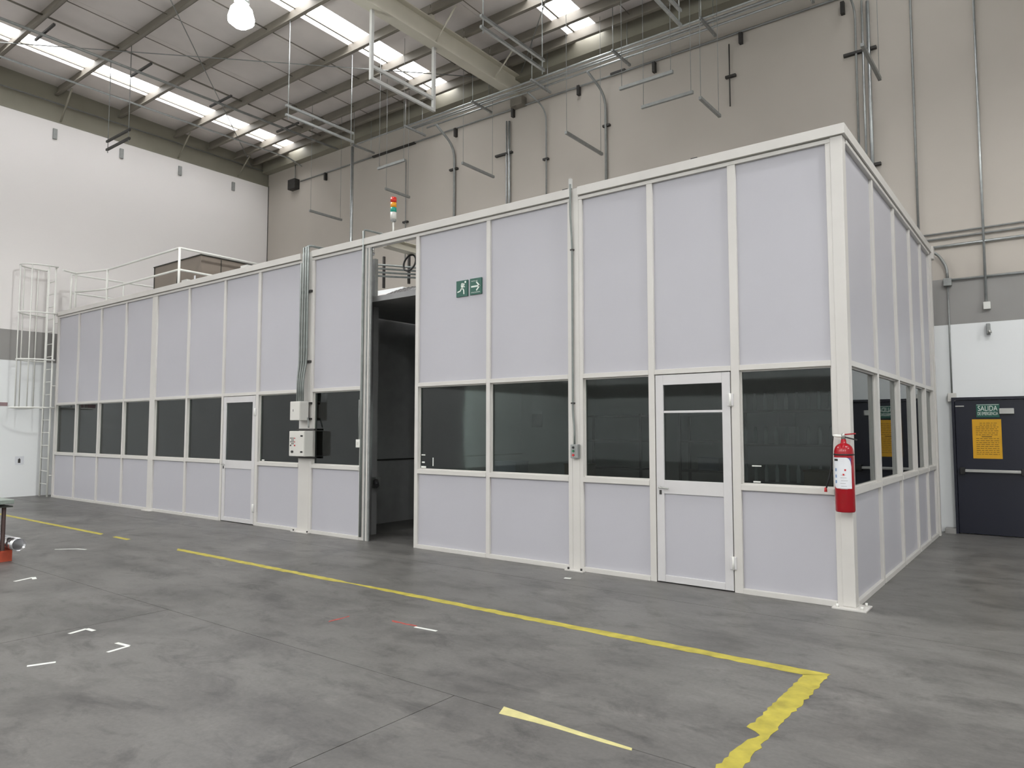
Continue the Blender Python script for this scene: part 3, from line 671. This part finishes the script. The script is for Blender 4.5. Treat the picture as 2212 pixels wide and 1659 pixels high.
for u0, v0, u1, v1, lb_ in ((971, 369, 988, 362, 'short strut behind the curved conduit left of the bright pair'), (1070, 338, 1106, 328, 'black strut behind the paired bright pipes'),
        (1173, 345, 1184, 342, 'small strut clamping the thin conduit'), (1302, 273, 1317, 269, 'short strut behind the curved conduit above the fourth panel'),
        (1567, 168, 1589, 161, 'black strut halfway down the thin dark cable drop'), (1822, 121, 1893, 101, 'long black strut across the three conduits'),
        (1880, 358, 1903, 351, 'short black strut on the thickest conduit above the partition corner'), (805, 338, 896, 309, 'long dark strut near the top of the wall above the signal tower'),
        (1319, 160, 1350, 151, 'black strut under the overhead conduits'), (870, 481, 880, 478, 'small black strut beside the signal tower')):
    strutbar(u0, v0, u1, v1, lb_)
for z, r, lb_ in ((4.645, .014, 'upper of the paired dark conduits'), (4.56, .016, 'lower of the paired dark conduits'), (4.435, .022, 'bright conduit under the paired dark conduits')):
    conduit([(-.10, 6.01, z), (3.5, 6.01, z)], r, lb_ + ' running right from the partition end', None, 'galv' if r > .02 else 'galvdull')
conduit([(.25, 6.01, 3.89), (3.5, 6.01, 3.89)], .016, 'horizontal conduit along the top edge of the grey band above the navy door', None)
jb = box('junction_box', 'galvdull', .15, .26, 5.96, YB - .005, 3.80, 3.92, bevel=.006); tag(jb, 'grey junction box at the corner of the grey band', 'electrical box')
conduit([(.0, 5.9, 4.36), (.1, 5.98, 4.30), (.2, 6.0, 4.1), (.205, 6.0, 3.92)], .022, 'flexible grey conduit bending into the grey junction box', None, 'galvdull', rad=.15)
conduit([(.205, 6.01, 3.80), (.205, 6.01, 2.12)], .012, 'thin conduit from the grey junction box down to the navy door', None, 'galvdull')
o = box('junction_box', 'box', .15, .26, 5.96, YB - .005, 2.0, 2.13, bevel=.006); tag(o, 'pale box at the top left corner of the navy door', 'electrical box')
p = at(2132, 660, 1, 6.0); o = box('switch_box', 'whitesteel', p.x - .045, p.x + .045, 5.97, YB - .005, p.z - .055, p.z + .055, bevel=.004); tag(o, 'small white box on the grey band above the navy door', 'electrical box')
p = at(2135, 712, 1, 6.0); el = thing('emergency_light', (p.x, 5.98, p.z - .09), 'grey emergency light on the white wall above the navy door', 'lamp')
box('body', 'galvdull', p.x - .025, p.x + .025, 5.95, YB - .003, p.z - .075, p.z + .09, el, .006); MB().lathe([(.03, 0), (.02, .04), (0, .05)], (p.x + .02, 5.93, p.z - .06), 10).build('lamp_head', 'alu', el)
# ================================================================== HANGING STRUT FRAMES
def trapeze(x, y0, y1, zs, label, group=None, rodz=None):
    t = thing('trapeze_hanger', (x, (y0 + y1) / 2, min(zs)), label, 'hanger', group)
    for z in zs: box('channel', 'galv', x - .022, x + .022, y0 - .06, y1 + .06, z - .022, z + .022, t)
    for y in (y0, y1): MB().tube([(x, y, min(zs) - .09), (x, y, (rodz or zdeck(y) - .235))], .009, 6).build('threaded_rod', 'galv', t)
    return t
trapeze(-10.52, 1.5, 3.1, (8.03, 7.84), 'two-bar hanging strut trapeze on rods near the middle skylight')
trapeze(-5.48, 1.52, 3.15, (8.07, 7.89), 'two-bar hanging strut trapeze right of the big girder')
trapeze(-3.0, 1.4, 3.35, (8.17, 7.93), 'two-bar hanging strut trapeze above the bundle of overhead conduits')
t4 = thing('trapeze_hanger', (-14.7, .1, 7.8), 'two-bar hanging strut trapeze in front of the white left wall', 'hanger')
for z in (8.03, 7.84): box('channel', 'darkstrut', -15.28, -14.18, .078, .122, z - .022, z + .022, t4)
for xx in (-15.22, -14.24): MB().tube([(xx, .1, 7.76), (xx, .1, zdeck(.1) - .1)], .009, 6).build('threaded_rod', 'galvdull', t4)
F = thing('girder_hung_frame', (-8.1, 2.35, 7.88), 'grey rectangular steel frame hung below the big girder', 'frame')
for y in (1.56, 3.18): box('upright', 'greywhite', -8.165, -8.105, y - .03, y + .03, 7.87, 9.18, F)
for z in (8.13, 7.90): box('cross_bar', 'greywhite', -8.16, -8.11, 1.59, 3.15, z - .03, z + .03, F)
GS = 'single struts hung above the partition'
SLB = ('above the wall panel beside the button station', 'above the green exit signs', 'above and right of the signal tower', 'above the control cabinet column', 'above the door with a glass bar', 'crossing the three conduits above the partition corner')
for k, (x, y0, y1, z) in enumerate(((-5.6, 4.08, 5.42, 7.1), (-8.5, 4.46, 5.55, 7.3), (-11.0, 4.55, 5.35, 7.28), (-13.5, 4.27, 5.30, 7.15), (-3.0, 4.13, 5.0, 7.03), (-.56, 4.2, 5.5, 7.15))):
    t = thing('hanging_strut', (x, (y0 + y1) / 2, z), 'single strut hung crosswise on two thin rods ' + SLB[k], 'hanger', GS)
    box('channel', 'galvdull', x - .024, x + .024, y0, y1, z - .026, z + .026, t)
    for y in (y0 + .03, y1 - .05):
        if k != 5 or True: MB().tube([(x, y, z), (x, y, zdeck(y) + .01)], .005, 6).build('threaded_rod', 'galvdull', t)
for k, (x0, x1, y, z, lb_) in enumerate(((-10.2, -9.36, 3.6, 7.3, 'single strut hung parallel to the back wall above the signal tower'), (-4.2, -3.23, 3.6, 7.33, 'upper of two parallel struts hung in front of the beige wall'), (-4.2, -3.23, 4.4, 7.3, 'lower of two parallel struts hung in front of the beige wall'))):
    t = thing('hanging_strut', ((x0 + x1) / 2, y, z), lb_, 'hanger')
    box('channel', 'galvdull', x0, x1, y - .024, y + .024, z - .026, z + .026, t)
    for xx in (x0 + .04, x1 - .04): MB().tube([(xx, y, z), (xx, y, zdeck(y) + .01)], .005, 6).build('threaded_rod', 'galvdull', t)
conduit([(-13.55, -6, 9.05), (-13.55, 5.17, 9.05)], .028, 'long pipe under the roof running back to the overhead conduit run', None, 'galvdull')
conduit([(-15.45, -6, 9.2), (-15.45, 5.0, 9.2), (-15.7, 5.6, 9.2)], .022, 'bright long pipe under the roof nearest the white left wall', None, 'galv')
for k, y in enumerate((-3.6, -1.8, 0, 1.8, 3.6)):
    t = box('pipe_cross_strut', 'darkstrut' if k else 'galvdull', -14.0, -13.1, y - .02, y + .02, 9.09, 9.13); tag(t, 'short strut across the long pipe under the roof', 'bracket', 'cross struts on the long roof pipe')
for k, y in enumerate((.015, 1.6, 3.19, 4.835)):
    o = box('wall_strut_stub', 'galvdull', XL + .001, XL + .045, y - .045, y + .045, 8.745, 9.0); tag(o, 'short grey strut stub near the top of the white left wall', 'bracket', 'strut stubs on the left wall')
# left wall small signs
sg = box('extinguisher_sign', 'label', XL + .001, XL + .008, -.53, -.35, .75, .945); tag(sg, 'small white fire extinguisher sign on the white left wall', 'sign')
MB().box(XL + .008, XL + .010, -.47, -.42, .79, .88).box(XL + .008, XL + .010, -.455, -.435, .88, .90).build('pictogram', 'darkstrut', sg)
o = box('wall_label_strip', 'stripgrey', XL + .001, XL + .006, -1.1, -.73, 2.12, 2.205); tag(o, 'dull reddish label strip on the white left wall', 'sign')

# ================================================================== LAMPS
def lamp(x, y, z, label, group=None):
    t = thing('high_bay_lamp', (x, y, z), label, 'lamp', group)
    MB().lathe([(0, -.03), (.12, -.01), (.205, .06), (.21, .12), (.17, .27), (.10, .36), (.06, .38), (0, .38)], (x, y, z), 28).build('glass_bell', 'bulb', t)
    MB().box(x - .09, x + .09, y - .09, y + .09, z + .385, z + .56, Matrix.Rotation(.3, 3, 'Z')).build('ballast_housing', 'galv', t, .008)
    MB().tube(fillet([(x + .1, y, z + .54), (x + .18, y, z + .5), (x + .18, y, z + .36)], .03), .006, 6).build('bracket_wire', 'galv', t)
    MB().tube([(x, y, z + .56), (x, y, zdeck(y) - (.09 if label.startswith('lit bell') else .25))], .008, 6).build('suspension_rod', 'purlin', t)
    ld_ = bpy.data.lights.new('lamp_light', 'SPOT'); ld_.energy = LAMP_WATT; ld_.color = (.99, 1, 1); ld_.shadow_soft_size = .2; ld_.spot_size = math.radians(172); ld_.spot_blend = .3
    lo = bpy.data.objects.new('lamp_light', ld_); COL.objects.link(lo); lo.parent = t; lo.location = (0, 0, -.26)
    return t
lamp(-8.97, -.52, 8.22, 'lit bell-shaped high bay lamp hanging under the roof')
for x, y in [(3.2, -1.45), (9.2, -1.45)] + [(x_, y_) for y_ in (-13.45, -19.45) for x_ in (-15, -9, -3, 3.2, 9)]:  # unseen lamps, added to light the side wall and lower panels more evenly
    lamp(x, y, 8.22, 'unseen high bay lamp added over the open floor to light the partition', 'unseen high bay lamps added for light')

# ================================================================== FLOOR MARKINGS
def ragged(name, m, pts0, pts1, label, cat='floor marking', group=None, jit=.004, step=.12, h=.0015):
    """strip between two polylines of equal length, with a worn edge"""
    A = []; B = []
    for P, out in ((pts0, A), (pts1, B)):
        for p, q in zip(P[:-1], P[1:]):
            p, q = Vector((*p, 0)), Vector((*q, 0)); n = max(1, int((q - p).length / step))
            for k in range(n): out.append(p.lerp(q, k / n) + Vector((random.uniform(-jit, jit), random.uniform(-jit, jit), 0)))
        out.append(Vector((*P[-1], 0)))
    n = min(len(A), len(B)); b = MB()
    if len(A) != len(B):
        A = [A[round(i * (len(A) - 1) / (n - 1))] for i in range(n)]; B = [B[round(i * (len(B) - 1) / (n - 1))] for i in range(n)]
    for z in (.0003, h):
        b.v += [p + Vector((0, 0, z)) for p in A] + [p + Vector((0, 0, z)) for p in B]
    for i in range(n - 1): b.f.append([2 * n + i, 3 * n + i, 3 * n + i + 1, 2 * n + i + 1]); b.smooth.append(False)
    for i in range(n - 1):
        b.f.append([i, 2 * n + i, 2 * n + i + 1, i + 1]); b.f.append([n + i, n + i + 1, 3 * n + i + 1, 3 * n + i]); b.smooth += [False, False]
    o = b.build(name, m); return tag(o, label, cat, group)
ragged('floor_tape', 'tapeyellow', [(-14.6, -1.91), (-10.05, -1.92)], [(-14.6, -2.0), (-9.95, -2.0)], 'yellow floor tape strip at the far end, beyond the gap')
ragged('floor_tape', 'tapeyellow', [(-9.62, -1.93), (-9.15, -1.93)], [(-9.58, -2.0), (-9.12, -2.0)], 'short scrap of yellow floor tape in the gap of the line')
yo = ragged('floor_tape', 'tapeyellow', [(-7.82, -1.93), (-4.6, -1.93), (-4.3, -1.95), (-3.9, -1.925), (-2.2, -1.92), (.28, -1.905)], [(-7.68, -2.02), (-4.6, -2.02), (-4.3, -1.985), (-3.9, -2.0), (-2.2, -2.02), (.14, -2.015)], 'long worn yellow floor tape line parallel to the partition', jit=.009, step=.07)
ragged('floor_tape', 'tapeyellow', [(.275, -1.92), (.27, -2.7), (.268, -3.02), (.262, -3.12), (.272, -3.25), (.275, -3.6), (.275, -5.2)], [(.14, -2.018), (.145, -2.5), (.135, -3.03), (.215, -3.10), (.175, -3.26), (.17, -3.6), (.17, -5.2)], 'wide torn yellow floor tape running towards the open floor from the corner', jit=.010, step=.04)
ragged('floor_tape', 'tapepale', [(-1.06, -3.60), (-.80, -3.615), (-.23, -3.635)], [(-1.02, -3.69), (-.80, -3.67), (-.22, -3.66)], 'thin faded yellow tape strip along the floor joint')
def lmark(pts, wd, label):
    b = MB()
    for i, (p, q) in enumerate(zip(pts[:-1], pts[1:])):
        p, q = Vector((*p, 0)), Vector((*q, 0)); t = (q - p).normalized(); n = Vector((-t.y, t.x, 0)) * wd / 2; h = .0004 + .0006 * i
        b.prism([p - n + Vector((0, 0, h)), q - n + Vector((0, 0, h)), q + n + Vector((0, 0, h)), p + n + Vector((0, 0, h))], (0, 0, .001))
    o = b.build('tape_mark', 'tapewhite'); return tag(o, label, 'floor marking')
lmark([(-9.05, -2.95), (-8.86, -2.76), (-8.70, -2.71)], .035, 'farthest white tape corner mark, nearest the yellow line')
lmark([(-7.16, -4.02), (-7.24, -3.82), (-7.12, -3.85)], .04, 'white tape corner mark beside the red-orange pallet')
lmark([(-4.62, -4.48), (-4.66, -4.34), (-4.55, -4.33)], .035, 'white tape corner mark with a blunt bend')
lmark([(-3.90, -4.51), (-3.93, -4.35), (-4.08, -4.37)], .03, 'sharp hooked white tape corner mark')
lmark([(-4.01, -4.97), (-3.95, -4.82)], .035, 'straight white tape dash on the open floor')
lmark([(-2.64, -2.73), (-2.42, -2.71)], .028, 'torn white tape dash beside the red paint marks')
lmark([(-2.73, -.42), (-2.66, -.40)], .05, 'small white scrap on the floor in front of the button station column')
for k, (a, b_) in enumerate((((-3.33, -3.03), (-3.33, -2.82)), ((-2.93, -2.70), (-2.66, -2.69)))):
    o = ragged('paint_mark', 'redpaint', [a, b_], [(a[0] + .03, a[1] - .03), (b_[0] + .03, b_[1] - .02)], ('faint red paint streak across the floor' if k == 0 else 'faint red paint streak beside the torn white dash'), jit=.008, step=.04, h=.0009)

# ================================================================== PALLET AND STACK AT THE LEFT
pl_ = thing('wooden_pallet', (-8.9, -3.95, 0), 'red-orange pallet at the edge of the open floor', 'pallet')
px0, px1, py0, py1 = -9.35, -8.54, -4.75, -3.60
for k in range(5):
    y = py0 + k * (py1 - py0 - .12) / 4; box('deck_board', 'rust', px0, px1, y, y + .12, .11, .13, pl_)
for xx in (px0, (px0 + px1) / 2 - .04, px1 - .08): box('stringer', 'rust', xx, xx + .08, py0, py1, .018, .11, pl_)
for y in (py0, py1 - .12): box('bottom_board', 'rust', px0, px1, y, y + .12, 0, .018, pl_)
ck = thing('steel_stand', (-8.9, -4.0, .13), 'stand of brown steel channels with a grey-green tray on the pallet', 'stand')
for (xx, y) in ((-8.562, -3.685), (-8.562, -3.77), (-9.2, -3.69), (-9.2, -4.6), (-8.565, -4.6)):
    MB().box(xx - .02, xx + .02, y - .004, y + .004, .13, .645).box(xx - .02, xx - .014, y - .03, y, .13, .645).box(xx + .014, xx + .02, y - .03, y, .13, .645).build('channel_post', 'brownsteel', ck)
box('tray', 'traygreen', -9.3, -8.48, -4.7, -3.62, .685, .735, ck, .006); box('tray_lip', 'unitdark', -9.3, -8.49, -4.7, -3.63, .645, .66, ck)
box('tray_support', 'brownsteel', -9.0, -8.6, -4.4, -4.3, .66, .685, ck)
pp = MB(); Rx = Matrix.Rotation(math.pi / 2, 3, 'Y')
pp.lathe([(.07, 0), (.075, 0), (.075, .55), (.07, .55), (.07, .03)], (-8.92, -3.59, .206), 24, Rx)
o = pp.build('silver_pipe', 'silver'); tag(o, 'polished silver pipe end sticking out over the red-orange pallet', 'pipe')

# ================================================================== THINGS INSIDE THE ROOM, SEEN THROUGH THE GLASS
def shelf(x, y, wd, label):
    t = thing('shelf_rack', (x, y, 0), label, 'rack')
    for xx in (x - wd / 2, x + wd / 2):
        for yy2 in (y - .2, y + .2): box('upright', 'rack', xx - .02, xx + .02, yy2 - .02, yy2 + .02, 0, 1.85, t)
    for z in (.3, .85, 1.35, 1.8): box('shelf', 'rack', x - wd / 2 + .02, x + wd / 2 - .02, y - .2, y + .2, z, z + .03, t)
    return t
shelf(-5.0, 4.8, 1.2, 'dark shelf rack behind the window beside the open doorway'); shelf(-3.2, 4.9, 1.0, 'dark shelf rack behind the window beside the button station'); shelf(-9.3, 4.6, 1.4, 'dark shelf rack behind the window beside the control cabinet')
tr = shelf(-1.35, 2.9, 1.3, 'dark shelf rack of pale tubes behind the window at the corner post')
for z in (.88, 1.38, 1.83):
    for k in range(9):
        xx = -1.9 + .137 * k; o = MB().lathe([(0, 0), (.026, 0), (.028, .16), (.016, .2), (.016, .23), (0, .23)], (xx, 2.82, z), 10).build('pale_tube', 'label')
        tag(o, 'pale tube standing on the rack behind the window at the corner post', 'tube', 'tubes on the rack behind the corner window')
def table(x, y, wd, label):
    t = thing('work_table', (x, y, 0), label, 'table'); box('table_top', 'tabletop', x - wd / 2, x + wd / 2, y - .35, y + .35, .86, .9, t)
    for sx in (-1, 1):
        for sy in (-1, 1): box('leg', 'rack', x + sx * (wd / 2 - .06) - .025, x + sx * (wd / 2 - .06) + .025, y + sy * .3 - .025, y + sy * .3 + .025, 0, .86, t)
table(-4.2, 1.3, 1.8, 'grey work table behind the two windows beside the doorway'); table(-.7, 1.6, 1.1, 'grey work table behind the window at the corner post'); table(-8.4, 1.3, .9, 'grey work table behind the window at the control cabinet')
for k, (x, y, z, wd, m, lb_) in enumerate(((-3.6, 1.3, .9, .3, 'card', 'cardboard box on the table behind the doorway windows'), (-4.8, 1.35, .9, .4, 'crate', 'blue crate on the table behind the doorway windows'), (-3.2, 4.85, .885, .36, 'crate', 'blue crate on the rack by the button station'), (-.6, 1.6, .9, .35, 'card', 'cardboard box on the table at the corner window'))):
    t = thing('storage_box', (x, y, z), lb_, 'box'); box('box_body', m, x - wd / 2, x + wd / 2, y - .15, y + .15, z, z + .2, t, .004); box('box_lid', m, x - wd / 2 - .008, x + wd / 2 + .008, y - .158, y + .158, z + .2, z + .22, t, .003)
for k, (x, lb_) in enumerate(((-2.1, 'small dark poster on the inner wall behind the door with a glass bar'), (-7.2, 'small dark poster on the inner wall beside the open doorway'))):
    t = box('wall_poster', 'rack', x - .13, x + .13, 5.385, 5.397, 1.62, 1.9); tag(t, lb_, 'poster')
# papers and tape scraps on the panes
o = box('paper_sheet', 'paper', -13.47, -13.27, .075, .078, 1.06, 1.21); tag(o, 'white paper sheet standing in the fourth window from the ladder', 'paper')
for k, (x0, x1, z0_, z1_) in enumerate(((-5.31, -5.24, 1.225, 1.24), (-5.30, -5.25, 1.125, 1.145), (-5.315, -5.225, 1.06, 1.085), (-5.105, -5.09, 1.09, 1.20))):
    o = box('glass_tape_scrap', 'tapewhite', x0, x1, .048, .0497, z0_, z1_); tag(o, ('upright' if k == 3 else ('lowest', 'middle', 'topmost')[2 - k] if k != 3 else '') + ' white tape scrap on the pane beside the open doorway', 'tape')
for x0, x1, z0_, z1_, lb_ in ((-.86, -.79, 1.062, 1.075, 'white tape scrap low on the pane at the corner post'), (-.87, -.78, 1.215, 1.226, 'white tape strip higher on the pane at the corner post'), (-8.97, -8.90, 1.06, 1.08, 'white tape scrap on the pane behind the control cabinet')):
    o = box('glass_tape_scrap', 'tapewhite', x0, x1, .048, .0497, z0_, z1_); tag(o, lb_, 'tape')
